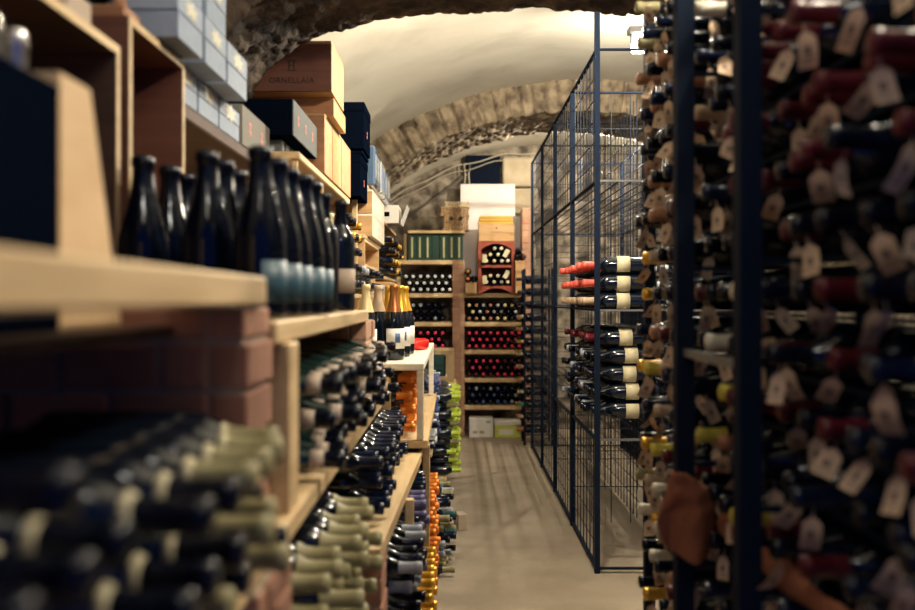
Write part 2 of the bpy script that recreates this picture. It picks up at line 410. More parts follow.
post(-.58, 2.72, 1.10, 1.378, 'pale upright behind the banded necks under the second shelf', .03, .03)
post(-.54, 3.58, 1.62, 1.918, 'thin upright of the cubby under the wine crates', .02, .02)
post(-.54, 3.0, 1.62, 1.918, 'upright at the near end of the cubby under the crates', .02, .02)
post(-.15, 2.92, 0, .795, 'pale upright among the dark capped bottles below the low plank', .03, .03)
post(-.12, 3.72, 0, .843, 'pale upright between gold capped and orange capped bottles', .03, .03)
# unit carrying the champagne bottles
u = thing('shelf_unit', 'pale wooden rack unit with orange capped bottles inside and champagne on top', 'shelf unit', (0, 0, .88))
MB().box(-.75, -.125, 3.6, 5.3, .28, .31, .004).build('top', 'wood_white', u)
MB().box(-.155, -.127, 3.6, 3.63, 0, .28, .003).build('post', 'wood_white', u)
MB().box(-.155, -.127, 5.25, 5.28, 0, .28, .003).build('post', 'wood_white', u)
MB().box(-.30, -.262, 3.6, 3.64, 0, .28, .003).build('post', 'wood', u)
MB().box(-.75, -.72, 3.6, 5.3, 0, .28, .003).build('back_panel', 'wood_brown', u)
board(-.7, -.11, 3.6, 5.4, .845, .878, 'plank under the orange capped rack unit')

# ------------------------------------------------------------------ stacks of lying bottles on the left
def stack(name, cat, shape, tx, d0, layers, z0, ncol, pitch, vp, caps, desc, where, group, hi=True, glass='glass', jit=.012, band=None, slope=0., label=None, skip=0., lowcap=None):
    rnd = random.Random(sum(map(ord, desc+where)))
    n = 18 if hi else 10
    for L in range(layers):
        nc = ncol-(L % 2)
        for c in range(nc):
            d = d0+(c+.5*(L % 2))*pitch+PROF[shape][1][4][0]
            z = z0+.003+PROF[shape][1][4][0]+L*vp
            if skip and L == layers-1 and d > skip: continue
            tip = Vector((tx+slope*(d-d0)+rnd.uniform(-jit, jit), d, z))
            if not in_frame(tip, 160): continue
            k = caps(c, L, d, rnd) if callable(caps) else caps
            mtx = lying_px(tip, shape, rnd.uniform(-.004, .004), rnd.uniform(-.003, .003), rnd.uniform(0, 6))
            lab = f'{desc}, {ORD[c]} from near end, {LAYER[L]} layer, {where}'
            if hi:
                parts = [('capsule', m_cap(shape, k, n, lowcap))]
                if band: parts.append(('band', m_band(shape, band[0], band[1], band[2], n)))
                if label: parts.append(('label', m_label(shape, *label)))
                bottle(name, cat, lab, mtx, m_glass(shape, n, glass), parts, group)
            else:
                bottle(name, cat, lab, mtx, m_small(shape, k, n), (), group)
WB, RB, GB, SB = 'wine bottle', 'red wine bottle', 'white wine bottle', 'sparkling wine bottle'
# close, out of focus
def c1(c, L, d, r): return 'olive' if d > .88 and r.random() < .75 else 'black'
stack('wine_bottle', WB, 'slim', -.218, .46, 4, 1.10, 9, .081, .0642, c1, 'lying bottle', 'on the middle plank before the pier', 'lying bottles on the near part of the middle plank', band=(.229, .237, 'lab_cream'), jit=.025, skip=.57)
# banded necks
stack('green_wine_bottle', 'green wine bottle', 'slope', -.222, 1.66, 3, 1.10, 16, .092, .071, 'black', 'bottle with pale neck band', 'under the second shelf', 'banded bottles under the second shelf', glass='glass_green', band=(.236, .262, 'lab_tan'), jit=.03, lowcap=.262)
# olive capsules
stack('white_wine_bottle', GB, 'slim', -.195, 1.42, 6, .595, 9, .082, .067, 'olive', 'olive-capped bottle', 'on the low plank', 'olive capped bottles on the low plank', jit=.03, lowcap=.222)
# navy
stack('wine_bottle', WB, 'slim', -.20, 2.42, 3, .83, 14, .08, .064, 'navy', 'navy-capped bottle', 'on the low plank past the olive ones', 'navy capped bottles on the low plank', jit=.02)
# orange
stack('sparkling_wine_bottle', SB, 'slim', -.168, 3.63, 4, .88, 9, .080, .066, 'orange', 'orange-capped bottle', 'inside the pale rack unit', 'orange capped bottles in the pale unit', jit=.01)
# below the low plank
stack('wine_bottle', WB, 'slim', -.105, 2.42, 5, .40, 6, .081, .067, lambda c, L, d, r: r.choice(['black', 'navy', 'black', 'grey']), 'dark-capped bottle', 'below the low plank by the brick pier', 'dark capped bottles below the low plank', jit=.02)
board(-.6, -.15, 2.42, 2.94, .38, .40, 'lowest board under the dark capped bottles by the brick pier')
stack('wine_bottle', WB, 'slim', -.115, 2.98, 4, .505, 8, .08, .066, lambda c, L, d, r: r.choice(['purple', 'navy', 'black', 'purple']), 'purple-capped bottle', 'below the low plank behind the post', 'purple capped bottles below the low plank', jit=.02)
board(-.6, -.14, 2.96, 3.70, .485, .505, 'board between purple capped and gold capped bottles')
stack('sparkling_wine_bottle', SB, 'slim', -.075, 3.12, 7, 0, 6, .081, .067, 'gold', 'gold-capped bottle', 'on the floor below the purple ones', 'gold capped bottles stacked on the floor', jit=.008)
stack('sparkling_wine_bottle', SB, 'slim', -.085, 3.78, 6, .20, 9, .081, .066, 'orange', 'orange-capped bottle', 'below the pale unit', 'orange capped bottles below the pale unit', jit=.012)
board(-.6, -.12, 3.76, 4.56, .18, .20, 'low board under the second lot of orange capped bottles')
stack('wine_bottle', WB, 'slim', -.03, 4.6, 6, 0, 9, .081, .067, lambda c, L, d, r: r.choice(['black', 'teal', 'grey', 'olive', 'navy']), 'dark-capped bottle', 'on the floor by the aisle', 'dark capped bottles on the floor by the aisle', jit=.04)
stack('wine_bottle', WB, 'slim', -.115, 5.45, 7, .50, 10, .081, .066, lambda c, L, d, r: r.choice(['blue', 'white', 'navy', 'blue', 'purple', 'white']), 'blue or white capped bottle', 'beyond the pale unit', 'blue and white capped bottles beyond the pale unit', hi=False, jit=.02)
board(-.6, -.14, 5.45, 6.3, .48, .50, 'board under the blue and white capped bottles')
stack('white_wine_bottle', GB, 'slim', .015, 6.36, 9, .18, 12, .081, .066, lambda c, L, d, r: 'lime' if r.random() < .85 else 'olive', 'lime-capped bottle', 'at the far end of the aisle', 'lime capped bottles at the far end of the aisle', hi=False, jit=.03)
board(-.6, -.06, 6.36, 7.36, .16, .18, 'low board under the lime capped bottles')
# small stacks high on the side shelving
G2 = lambda c, L, d, r: r.choice(['black', 'gold', 'black', 'navy', 'black'])
stack('dark_wine_bottle', 'dark wine bottle', 'slim', -.473, 3.92, 3, 1.642, 8, .08, .066, G2, 'small dark bottle', 'beside the limed crates', 'dark bottles beside the limed crates', hi=False)
board(-.95, -.52, 3.90, 4.6, 1.622, 1.642, 'small board under dark bottles beside the limed crates')
stack('dark_wine_bottle', 'dark wine bottle', 'slim', -.406, 3.45, 2, 1.473, 21, .08, .066, lambda c, L, d, r: r.choice(['black', 'navy', 'grey', 'black']), 'small dark bottle', 'above the gold-foiled champagne', 'dark bottles above the champagne', hi=False)
board(-.95, -.45, 3.43, 5.2, 1.453, 1.473, 'board under dark bottles above the champagne')
stack('dark_wine_bottle', 'dark wine bottle', 'slim', -.406, 5.72, 4, 1.597, 15, .08, .066, lambda c, L, d, r: r.choice(['gold', 'black', 'black', 'navy', 'black']), 'gold-dotted dark bottle', 'high far board', 'gold dotted bottles on the high far board', hi=False)
board(-.95, -.45, 5.70, 7.0, 1.577, 1.597, 'high board under the gold dotted bottles near the end wall')
board(-.95, -.47, 4.62, 5.62, 1.765, 1.788, 'board under the two limed crates')
board(-.95, -.45, 5.64, 6.8, 1.93, 1.95, 'board under the grey box with the open flap')
for y, z1 in ((4.61, 2.0), (5.63, 2.0), (7.02, 1.95)):
    post(-.52, y, 1.10 if y < 4.7 else 0, z1, f"tall upright of the high side shelving at {'the limed crates' if y < 4.7 else 'the open flap box' if y < 5.7 else 'its far end'}", .03, .02)

# ------------------------------------------------------------------ standing bottles
def dark_bottle(p, label, lab=True, turn=-.45):
    parts = [('capsule', m_cap('spark', 'black', 22))]
    if lab: parts.append(('label', m_label('spark', .028, .098, 'lab_blue', 1.7, 14, turn)))
    bottle('sparkling_wine_bottle', 'sparkling wine bottle', label, standing(p), m_glass('spark', 26, 'glass_clear'), parts, 'big dark bottles standing on the second shelf')
Z2 = 1.416
for i, (px, d) in enumerate(((260, 1.50), (277, 1.63), (289, 1.745), (303, 1.845), (313, 1.945))):
    p = at(px, 300, d); dark_bottle((p.x, d, Z2), f"big black bottle with blue label, {ORD[i]} in the front row on the second shelf")
for i, (px, d) in enumerate(((207, 1.545), (223, 1.647), (237, 1.773))):
    p = at(px, 300, d); dark_bottle((p.x, d, Z2), f"black bottle without label, {ORD[i]} in the middle row on the second shelf", False)
for i, (px, d) in enumerate(((143, 1.598), (170, 1.72), (187, 1.83))):
    p = at(px, 300, d); dark_bottle((p.x, d, Z2), f"black bottle without label, {ORD[i]} in the rear row before the open crate", False)
c = thing('bottle_carton', 'tall black carton behind the thick plank with silver bottle tops rising from it', 'carton', (-.478, .872, Z2))
b = MB(); hx, hy = .052, .085
for x0, x1, y0, y1 in ((-hx, hx, -hy, -hy+.004), (-hx, hx, hy-.004, hy), (-hx, -hx+.004, -hy, hy), (hx-.004, hx, -hy, hy)): b.box(x0, x1, y0, y1, 0, .262)
b.box(-hx+.004, hx-.004, -hy+.004, hy-.004, 0, .004)
b.build('box', 'card_black', c)
for k in range(6):
    x, y = ((.023, -.023)[k % 2], -.052+.052*(k//2))
    bottle('wine_bottle', WB, f"silver-topped bottle in the black carton, {('front', 'rear')[k % 2]} file, {ORD[k//2]} from near end", Matrix.Translation((-.478+x, .872+y, Z2+.005)) @ Matrix.Diagonal((.58, .58, 1.02, 1)), m_glass('slim', 20), [('capsule', m_cap('slim', 'silver', 20))], 'silver-topped bottles in the black carton')
p = at(324, 300, 2.25)
bottle('wine_bottle', WB, 'slender dark bottle between the blue-labelled row and the tan-labelled bottle', standing((p.x, 2.25, Z2)), m_glass('slim', 20), [('capsule', m_cap('slim', 'black', 20))])
p = at(341, 300, 2.42)
bottle('wine_bottle', WB, 'broad-shouldered dark bottle with tan label at the end of the second shelf', standing((p.x, 2.42, Z2)), m_glass('slim', 24),
       [('capsule', m_cap('slim', 'black', 22)), ('label', m_label('slim', .05, .115, 'lab_tan', 2.6, 14, -1.0))])
for i, (px, d) in enumerate(((328, 2.62), (335, 2.78))):
    q = at(px, 300, d); bottle('wine_bottle', WB, f"dark bottle standing behind the tan-labelled one, {('nearer', 'farther')[i]} of two", standing((q.x-.02, d, Z2)), m_glass('slope', 18), [('capsule', m_cap('slope', 'palegold', 18))])
# champagne on the pale unit
for i, (px, d, c, l) in enumerate(((366, 3.70, 'palegold', 'lab_white'), (378, 3.95, 'tan', None), (394, 3.80, 'copper', 'lab_white'), (400.5, 4.0, 'gold', 'lab_white'), (405, 4.2, 'gold', 'lab_white'), (389, 4.12, 'gold', None), (398, 4.36, 'gold', 'lab_white'))):
    p = at(px, 300, d); fo = 'darkred' if False else c
    lab = ['pale gold', 'tan', 'copper', 'gold', 'gold', 'gold', 'gold'][i]
    parts = [('foil', m_cap('champ', fo, 20, .205))]
    if l:
        parts.append(('label', m_label('champ', .05, .135, l, 2.3, 14, -1.15)))
        parts.append(('crest', m_label('champ', .075, .115, 'lab_navy', .5, 6, -1.15, .0022)))
    parts = [p_ for p_ in parts if p_[0] != 'crest']
    cb = bottle('champagne_bottle', 'champagne bottle', f"{lab}-foiled champagne bottle, {ORD[i]} from the near end on the pale unit", standing((p.x, d, 1.19)), m_glass('champ', 24), parts, 'champagne bottles on the pale unit')
    for k in [k for k in cb.children if k.name.startswith('label')]:
        cr = bpy.data.objects.new('crest', m_label('champ', .075, .115, 'lab_navy', .5, 6, -1.15, .0022)); COL.objects.link(cr); cr.parent = k
# red flattened bag
b = MB(); b.lathe([(0, 0), (.07, 0), (.085, .008), (.088, .03), (.078, .034), (.07, .018), (0, .014)], 24)
o = b.build('plastic_bowl', 'red_plastic', loc=(-.20, 4.62, 1.19)); tag(o, 'bright red plastic bowl behind the champagne on the pale unit', 'bowl')
o.scale = (.75, 1.6, 1.5)

# ------------------------------------------------------------------ wine crates and cartons, near left
ZB = 1.494
def open_crate(name, x1, dx, y0, y1, z0, z1, t, label, inner='wood_red', edge='wood', group=None, hole=False):
    c = thing(name, label, 'wine crate', (x1-dx/2, (y0+y1)/2, z0), group=group)
    hx, hy, h = dx/2, (y1-y0)/2, z1-z0
    MB().box(-hx, hx, -hy, hy, 0, t, .001).build('bottom_panel', inner, c)
    MB().box(-hx, hx, -hy, hy, h-t, h, .001).build('top_panel', inner, c)
    for s in (-1, 1): MB().box(-hx, hx, s*hy-(t if s > 0 else 0), s*hy+(t if s < 0 else 0), t, h-t, 0).build('side_panel', inner, c)
    MB().box(-hx, -hx+t, -hy+t, hy-t, t, h-t).build('back_panel', inner, c)
    f = MB(); e = .002
    f.box(hx, hx+e, -hy, -hy+t, 0, h); f.box(hx, hx+e, hy-t, hy, 0, h); f.box(hx, hx+e, -hy+t, hy-t, h-t, h); f.box(hx, hx+e, -hy+t, hy-t, 0, t)
    f.build('front_frame', edge, c)
    if hole:
        b = MB(); b.bm.verts.ensure_lookup_table()
        b.tube((0, hy-t+.001, h*.62), (0, hy-t-.001, h*.62), .006, 12); b.build('finger_hole', 'ink', c)
    return c
open_crate('wine_crate', -.605, .33, 1.648, 1.987, Z2, 1.976, .015, 'open wooden wine crate on end with reddish inside, next to the cartons', hole=True)
open_crate('wine_crate', -.605, .33, 1.12, 1.603, 1.442, 1.904, .016, 'open wooden wine crate on end, dark inside, behind the slanted plywood box', inner='wood_shaded')  # inner panels take the darker wood for the shade inside
# slanted plywood box
c = thing('wine_box', 'slant-ended pale plywood box standing behind the thick plank', 'wooden box', (-.43, 0, Z2))
zt = .281
MB().prism([(0, .966, 0), (0, 1.146, 0), (0, 1.048, zt), (0, .966, zt)], (-.09, 0, 0)).build('body', 'ply', c)
MB().prism([(0, .968, .001), (0, 1.144, .001), (0, 1.047, zt-.001), (0, .968, zt-.001)], (.001, 0, 0)).build('front_panel', 'ply', c)
# objects on the crates
tag(MB().box(-.05, .05, -.06, .06, 0, .03, .003).build('case', 'card_black', loc=(-.68, 1.74, 1.976)), 'flat black case lying on the reddish open crate', 'case')
bottle('wine_bottle', WB, 'bottle with pinkish capsule lying on the flat black case', Matrix.Translation((-.68, 1.50, 2.046)) @ Matrix.Rotation(-PI/2, 4, 'X'), m_glass('slim', 20), [('capsule', m_cap('slim', 'brown', 20))])
tag(MB().box(-.07, .07, -.05, .05, 0, .05, .004).build('parcel', 'lab_tan', loc=(-.69, 1.47, 1.904)), 'small tan parcel on the dark open crate', 'parcel')
tag(MB().box(-.04, .04, -.04, .04, 0, .025, .004).build('wood_block', 'wood_brown', loc=(-.655, 1.75-.05, 1.976)), 'small brown wood block on the reddish crate', 'block')

def crest(b, y, z, s, x=0.):
    r = random.Random(int(abs(y)*1000)+int(z*1000))
    pts = [(x, y+s*(1.15 if k % 2 else .6)*math.cos(2*PI*k/14)*1.35, z+s*(1. if k % 2 else .5)*math.sin(2*PI*k/14)*.62) for k in range(14)]
    b.prism(pts, (.0008, 0, 0))
S = 1.127
def hz(x1, dx, y0, y1, z0, z1): return (x1*S, dx, y0*S, y1*S, H+(z0-H)*S, H+(z1-H)*S)
def carton(x1, dx, y0, y1, z0, z1, label, group):
    x1, dx, y0, y1, z0, z1 = hz(x1, dx, y0, y1, z0, z1); y0 = max(y0, 1.99) if z0 < 1.95 else y0
    w, h = (y1-y0)/2, z1-z0
    c = thing('gift_carton', label, 'carton', (x1, (y0+y1)/2, z0), group=group)
    MB().box(-dx, -.001, -w+.001, w-.001, 0, h*.5).build('body', 'card_grey', c)
    MB().box(-dx, 0, -w, w, h*.5+.002, h, .002).build('lid', 'card_lid', c)
    lid = c.children[-1] if c.children[-1].name.startswith('lid') else [k for k in c.children if k.name.startswith('lid')][0]
    b = MB(); crest(b, 0, h*.74, w*.42, .0002); b.build('crest', 'card_mark', lid)
g = 'blue-grey gift cartons under the vault'
for i, (y0, y1) in enumerate(((1.70, 1.90), (1.912, 2.07), (2.082, 2.27))):
    carton(-.55, .22, y0, y1, 1.85, 1.923, f"blue-grey crested carton, {ORD[i]} from the near end in the bottom row", g)
for i, (y0, y1) in enumerate(((1.61, 1.765), (1.785, 1.945), (1.962, 2.14))):
    carton(-.50, .26, y0, y1, 1.925, 2.02, f"blue-grey crested carton, {ORD[i]} from the near end in the middle row", g)
for i, (y0, y1) in enumerate(((1.60, 1.76), (1.795, 1.945))):
    carton(-.50, .26, y0, y1, 2.021, 2.112, f"blue-grey crested carton, {ORD[i]} from the near end in the top row", g)
carton(-.5, .26, 1.59, 1.75, 2.113, 2.2, 'blue-grey crested carton on top of the near top one', g)
def zig(b, y, z, s, x=0.):       # printed red zigzag mark
    P = [(-.5, .5), (.5, .5), (.5, .34), (-.1, -.1), (.5, -.1), (.3, -.5), (-.2, -.5), (-.05, -.28), (-.5, -.28), (.1, .3), (-.5, .3)]
    b.prism([(x, y+p*s*.9, z+q*s*1.1) for p, q in P], (.0008, 0, 0))
def marked(name, x1, dx, y0, y1, z0, z1, side, body, n, label, s=.03):
    x1, dx, y0, y1, z0, z1 = hz(x1, dx, y0, y1, z0, z1)
    c = thing(name, label, 'carton', (x1, (y0+y1)/2, z0)); w, h = (y1-y0)/2, z1-z0
    MB().box(-dx, -.004, -w, w, 0, h, .002).build('box', body, c)
    MB().box(-.0035, 0, -w+.001, w-.001, .001, h-.001).build('printed_side', side, c)
    ps = [k for k in c.children if k.name.startswith('printed_side')][0]
    for k in range(n):
        b = MB(); zig(b, -w+2*w*(k+.62)/(n+.4), h*.52, s, .0002); b.build('red_mark', 'red_mark', ps)
marked('wine_carton', -.55, .22, 2.30, 2.64, 1.85, 1.955, 'card_taupe', 'card_taupe', 2, 'taupe carton with two red zigzag marks next to the blue-grey cartons', .036)
# black cartons by the first rib
c0 = thing('carton_divider', 'grey carton with dark slots under the long black carton', 'carton', (-.586, 3.24, 1.946))
MB().box(-.2, 0, -.22, .22, 0, .045, .002).build('box', 'card_char', c0)
for k in range(4): MB().box(0, .0012, -.18+.1*k, -.165+.1*k, .002, .04).build('slot', 'card_black', c0)
marked('wine_carton', -.48, .25, 2.645, 3.095, 1.937, 2.045, 'card_char', 'card_black', 3, 'long black carton with red marks on its charcoal side, before the wooden crates', .03)
# wooden crates with their ends to the aisle
def crate(x1, dx, y0, y1, z0, z1, label, end='wood_x', m='wood_x', group=None, face='wood_brown', name='wine_crate'):
    c = thing(name, label, 'wine crate', (x1-dx/2, (y0+y1)/2, z0), group=group); hx, hy, h = dx/2, (y1-y0)/2, z1-z0; t = .012
    MB().box(-hx+t, hx-t, -hy+t, hy-t, 0, t).build('bottom_panel', m, c)
    MB().box(-hx, hx, -hy, hy, h-t+.001, h, .001).build('lid', m, c)
    for s in (-1, 1):
        MB().box(-hx, hx, s*hy-(t if s > 0 else 0), s*hy+(t if s < 0 else 0), 0, h-t, .001).build('side_panel', face if s < 0 else m, c)
        MB().box(s*hx-(t if s > 0 else 0), s*hx+(t if s < 0 else 0), -hy+t, hy-t, 0, h-t, .001).build('end_panel', end, c)
    return c
g = 'plain wooden wine crates on the high shelf'
for i, (y0, y1) in enumerate(((3.50, 3.72), (3.735, 4.01), (4.025, 4.375))):
    crate(-.513, .38, y0, y1, 1.946, 2.18, f"plain wooden crate under the vault, {ORD[i]} of the row of three", 'wood_x', group=g)
oc = crate(-.479, .42, 3.45, 3.83, 2.256, 2.451, 'brown wooden wine crate lettered in capitals with an emblem, topmost under the vault', 'wood_x', face='wood_red')
crate(-.485, .34, 3.56, 3.94, 2.181, 2.255, 'flat wooden box squeezed under the lettered crate', 'wood_x', face='wood_brown')
def lettering(body, size, m, parent, loc, rot, name='lettering', depth=.0008):
    cu = bpy.data.curves.new('text', 'FONT'); cu.body = body; cu.size = size; cu.align_x = 'CENTER'; cu.align_y = 'CENTER'; cu.extrude = depth; cu.space_character = 1.1
    o = bpy.data.objects.new('text', cu); COL.objects.link(o); bpy.context.view_layer.update()
    me = bpy.data.meshes.new_from_object(o.evaluated_get(bpy.context.evaluated_depsgraph_get()))
    bpy.data.objects.remove(o); me.materials.clear(); me.materials.append(M[m])
    t = bpy.data.objects.new(name, me); COL.objects.link(t); t.parent = parent; t.location = loc; t.rotation_euler = rot
    return t
of = [k for k in oc.children if k.name.startswith('side_panel')]; of = min(of, key=lambda k: min(v.co.y for v in k.data.vertices))
lettering('ORNELLAIA', .031, 'ink', of, (.056, -.1912, .041), (PI/2, 0, 0))
b = MB()
for x in (-.013, .006): b.box(x, x+.005, -.0008, 0, 0, .034)
b.box(-.02, .018, -.0008, 0, -.004, -.001); b.box(-.018, .016, -.0008, 0, .035, .038); b.box(-.008, .006, -.0008, 0, .016, .019)
b.build('emblem', 'ink', of, (.056, -.1901, .082))
# black boxes beyond
def black_box(x1, dx, y0, y1, z0, z1, label):
    x1, dx, y0, y1, z0, z1 = hz(x1, dx, y0, y1, z0, z1)
    c = thing('gift_box', label, 'box', (x1, (y0+y1)/2, z0)); w, h = (y1-y0)/2, z1-z0
    MB().box(-dx, -.003, -w, w, 0, h*.8).build('box', 'card_black', c); MB().box(-dx-.001, 0, -w-.002, w+.002, h*.8+.001, h, .002).build('lid', 'card_black', c)
    b = MB(); zig(b, 0, h*.4, .03, -.0028); b.build('red_mark', 'red_mark', c)
black_box(-.415, .22, 3.93, 4.24, 1.905, 2.09, 'lower black box past the row of wooden crates')
black_box(-.40, .16, 3.93, 4.22, 2.115, 2.32, 'upper black box past the wooden crates, on a thin slab')
tag(MB().box(-.11, .11, -.15, .15, 0, .022, .003).build('slab', 'card_black', loc=(-.57, 4.59, 2.1725)), 'thin dark slab between the two black boxes', 'slab')
board(-.95, -.47, 4.80, 6.0, 2.048, 2.068, 'high narrow board under the shrink-wrapped packs')
for i, (y0, y1, h, m) in enumerate(((4.30, 4.62, .22, 'foil_blue'), (4.64, 4.92, .20, 'foil_white'), (4.94, 5.3, .19, 'foil_blue'))):
    c = thing('wrapped_pack', f"{('dark blue', 'pale', 'blue')[i]} shrink-wrapped pack on the high board, {ORD[i]} from the near end", 'pack', (-.434, (y0+y1)/2*S, 2.069)); w = (y1-y0)/2*S
    MB().box(-.2, 0, -w, w, 0, h, .012).build('wrapping', m, c)
    for k in range(2):
        MB().box(.0002, .0012, -w+.03+k*w, -w*.1+k*w-.02, h*.2, h*.8).build('printed_panel', 'foil_white' if m == 'foil_blue' else 'lab_navy', c)
# limed crates, flap box, cubbies
for i, (z0, z1) in enumerate(((1.789, 1.908), (1.91, 2.04))):
    crate(-.445, .45, 4.785, 5.6, z0, z1, f"{('lower', 'upper')[i]} limed white crate of the two on the side shelving", 'wood_white', 'wood_white', face='wood_x', group='limed crates on the side shelving')
def cubby(x1, dx, y0, y1, z0, z1, label):
    return open_crate('cubby_box', x1, dx, y0, y1, z0, z1, .014, label, inner='wood_x', edge='wood')
cubby(-.473, .35, 4.65, 5.5, 1.62, 1.764, 'small open wooden cubby under the limed crates')
cubby(-.417, .35, 5.70, 6.3, 1.40, 1.56, 'small open wooden cubby under the gold dotted bottles')
board(-.95, -.42, 5.68, 7.0, 1.38, 1.40, 'board under the small cubby near the end rack')
c = thing('flap_box', 'pale grey box with open white flaps on the high board', 'box', (-.428, 6.03, 1.951))
MB().box(-.08, .055, -.15, .15, 0, .12, .002).build('box', 'white_card', c)
MB().box(.0, .002, -.15, .15, 0, .13, 0, mtx=Matrix.Translation((.066, 0, .0)) @ Matrix.Rotation(.35, 4, 'Y')).build('flap', 'white_card', c)
MB().box(-.045, -.005, -.1515, -.150, .045, .075).build('hand_hole', 'card_black', c)

# ------------------------------------------------------------------ kraft boxes and crate at the far left
def kraft(x0, x1, y0, y1, z0, z1, label, m='kraft', tape='kraft_tape', name='cardboard_box'):
    c = thing(name, label, 'cardboard box', ((x0+x1)/2, (y0+y1)/2, z0)); hx, hy, h = (x1-x0)/2, (y1-y0)/2, z1-z0
    MB().box(-hx, hx, -hy, hy, 0, h, .004).build('box', m, c)
    MB().box(-.025, .025, -hy-.0012, -hy+.001, h*.55, h).build('tape', tape, c)
    MB().box(-.025, .025, -hy, hy, h-.001, h+.0012).build('tape', tape, c)
    return c
kraft(-.30, .0, 8.45, 8.85, 0, .34, 'bottom cardboard box of the tall pile against the end rack')
kraft(-.29, .01, 8.44, 8.84, .343, .66, 'middle cardboard box of the tall pile against the end rack')
kraft(-.31, -.01, 8.46, 8.86, .663, .965, 'top cardboard box of the tall pile against the end rack')
kraft(-.30, -.06, 7.42, 7.80, 0, .42, 'lower cardboard box under the dark plastic crate')
kraft(-.31, -.07, 7.44, 7.80, .423, .80, 'upper cardboard box under the dark plastic crate')
c = thing('plastic_crate', 'dark green plastic crate on the cardboard boxes', 'crate', (-.165, 7.6, .802))
b = MB(); hx, hy = .085, .13
for k in range(4):
    z = .012+k*.042
    for x0, x1, y0, y1 in ((-hx, hx, -hy, -hy+.006), (-hx, hx, hy-.006, hy), (-hx, -hx+.006, -hy, hy), (hx-.006, hx, -hy, hy)): b.box(x0, x1, y0, y1, z, z+.028)
for x in (-hx, hx-.012):
    for y in (-hy, hy-.012): b.box(x, x+.012, y, y+.012, 0, .168)
b.build('slatted_side', 'green_plastic', c); MB().box(-hx, hx, -hy, hy, 0, .01).build('base_panel', 'green_plastic', c)
c = thing('floor_carton', 'small pale carton lying on the floor by the lime capped bottles', 'carton', (.035, 5.62, 0), .3)
MB().box(-.03, .03, -.05, .05, 0, .10, .003).build('box', 'lab_tan', c); MB().box(-.031, .031, -.025, .025, .04, .08).build('label', 'lab_cream', c)

# ------------------------------------------------------------------ end rack
YE = 9.4
EB = 'boards of the end rack'
def eboard(x0, x1, z, label, t=.045):
    tag(MB().box((x0-x1)/2, (x1-x0)/2, -.22, .22, 0, t, .004).build('rack_board', 'wood', loc=((x0+x1)/2, YE+.22, z-t)), label, 'shelf', EB)
LV = [1.51, 1.205, .912, .615, .325]
eboard(-.62, .715, LV[0], 'long board of the end rack under the terracotta rack and small crates')
for i, z in enumerate(LV[1:]):
    eboard(.10, .715, z, f"{ORD[i+1]} board from the top in the bay beside the cage, end rack")
for i, z in enumerate(LV[1:3]):
    eboard(-.62, -.03, z, f"{ORD[i+1]} board from the top in the bay beside the side shelving, end rack")
eboard(-.62, .10, 1.86, 'upper board of the end rack under the green cartons')
eboard(-.50, .10, 2.175, 'top board over the green cartons', .03)
for y in (9.46, 9.74): pass
post(-.60, 9.46, 0, 1.815, 'upright of the end rack hidden behind the side shelving', .04, .04)
post(-.53, 9.6, 1.86, 2.145, 'short upright beside the green cartons', .03, .2)
def endfill(x0, n, pitch, z, caps, desc, where, group):
    r = random.Random(len(where)*7+n)
    for L in range(3):
        for c in range(n-(L % 2)):
            x = x0+(c+.5*(L % 2))*pitch; k = r.choice(caps)
            tip = (x, YE-.02+r.uniform(-.02, .02), z+.0405+L*.069)
            bottle('red_wine_bottle', RB, f"{desc}, {ORD[c]} from the side shelving, {('bottom', 'middle', 'top')[L]} row, {where}",
                   lying_ny(tip, 'slope' if False else 'slim', r.uniform(-.003, .003), r.uniform(-.003, .003)), m_small('slim', k, 12), (), group)
endfill(-.52, 7, .0775, LV[0], ['white'], 'white-capped bottle', 'top shelf beside green cartons', 'white capped bottles in the end rack')
endfill(-.52, 6, .0775, LV[1], ['navy', 'black', 'black', 'grey'], 'dark-capped bottle', 'second shelf of the near bay', 'dark capped bottles in the side bay of the end rack')
endfill(-.52, 6, .0775, LV[2], ['crimson'], 'red-capped bottle', 'third shelf of the near bay', 'red capped bottles in the side bay of the end rack')
endfill(.15, 8, .0755, LV[1], ['black', 'palegold', 'navy', 'brown', 'grey'], 'dark-capped bottle', 'second shelf of the cage bay', 'dark capped bottles in the cage bay')
endfill(.15, 8, .0755, LV[2], ['crimson'], 'red-capped bottle', 'third shelf of the cage bay', 'upper red capped bottles in the cage bay')
endfill(.15, 8, .0755, LV[3], ['crimson', 'crimson', 'crimson', 'darkred'], 'red-capped bottle', 'fourth shelf of the cage bay', 'lower red capped bottles in the cage bay')
endfill(.15, 8, .0755, LV[4], ['navy', 'blue', 'grey', 'navy'], 'blue-capped bottle', 'lowest shelf of the cage bay', 'blue capped bottles in the cage bay')
# boxes on the floor
c = thing('paper_carton', 'white carton with printed panel on the floor under the end rack', 'carton', (.275, 9.42, 0))
MB().box(-.125, .125, -.1, .1, 0, .20, .004).build('box', 'white_card', c)
for x in (-.09, -.02): MB().box(x, x+.05, -.1012, -.1, .04, .07).build('printed_label', 'lab_tan', c)
MB().box(.05, .10, -.1012, -.1, .15, .175).build('printed_label', 'card_grey', c)
c = thing('lime_carton', 'lime green and white carton on the floor under the end rack', 'carton', (.55, 9.42, 0))
MB().box(-.135, .135, -.1, .1, 0, .125, .003).build('box', 'lime_card', c); MB().box(-.138, .138, -.103, .103, .126, .175, .003).build('lid', 'white_card', c)
MB().box(-.09, .06, -.1012, -.1, .03, .085).build('printed_label', 'white_card', c)
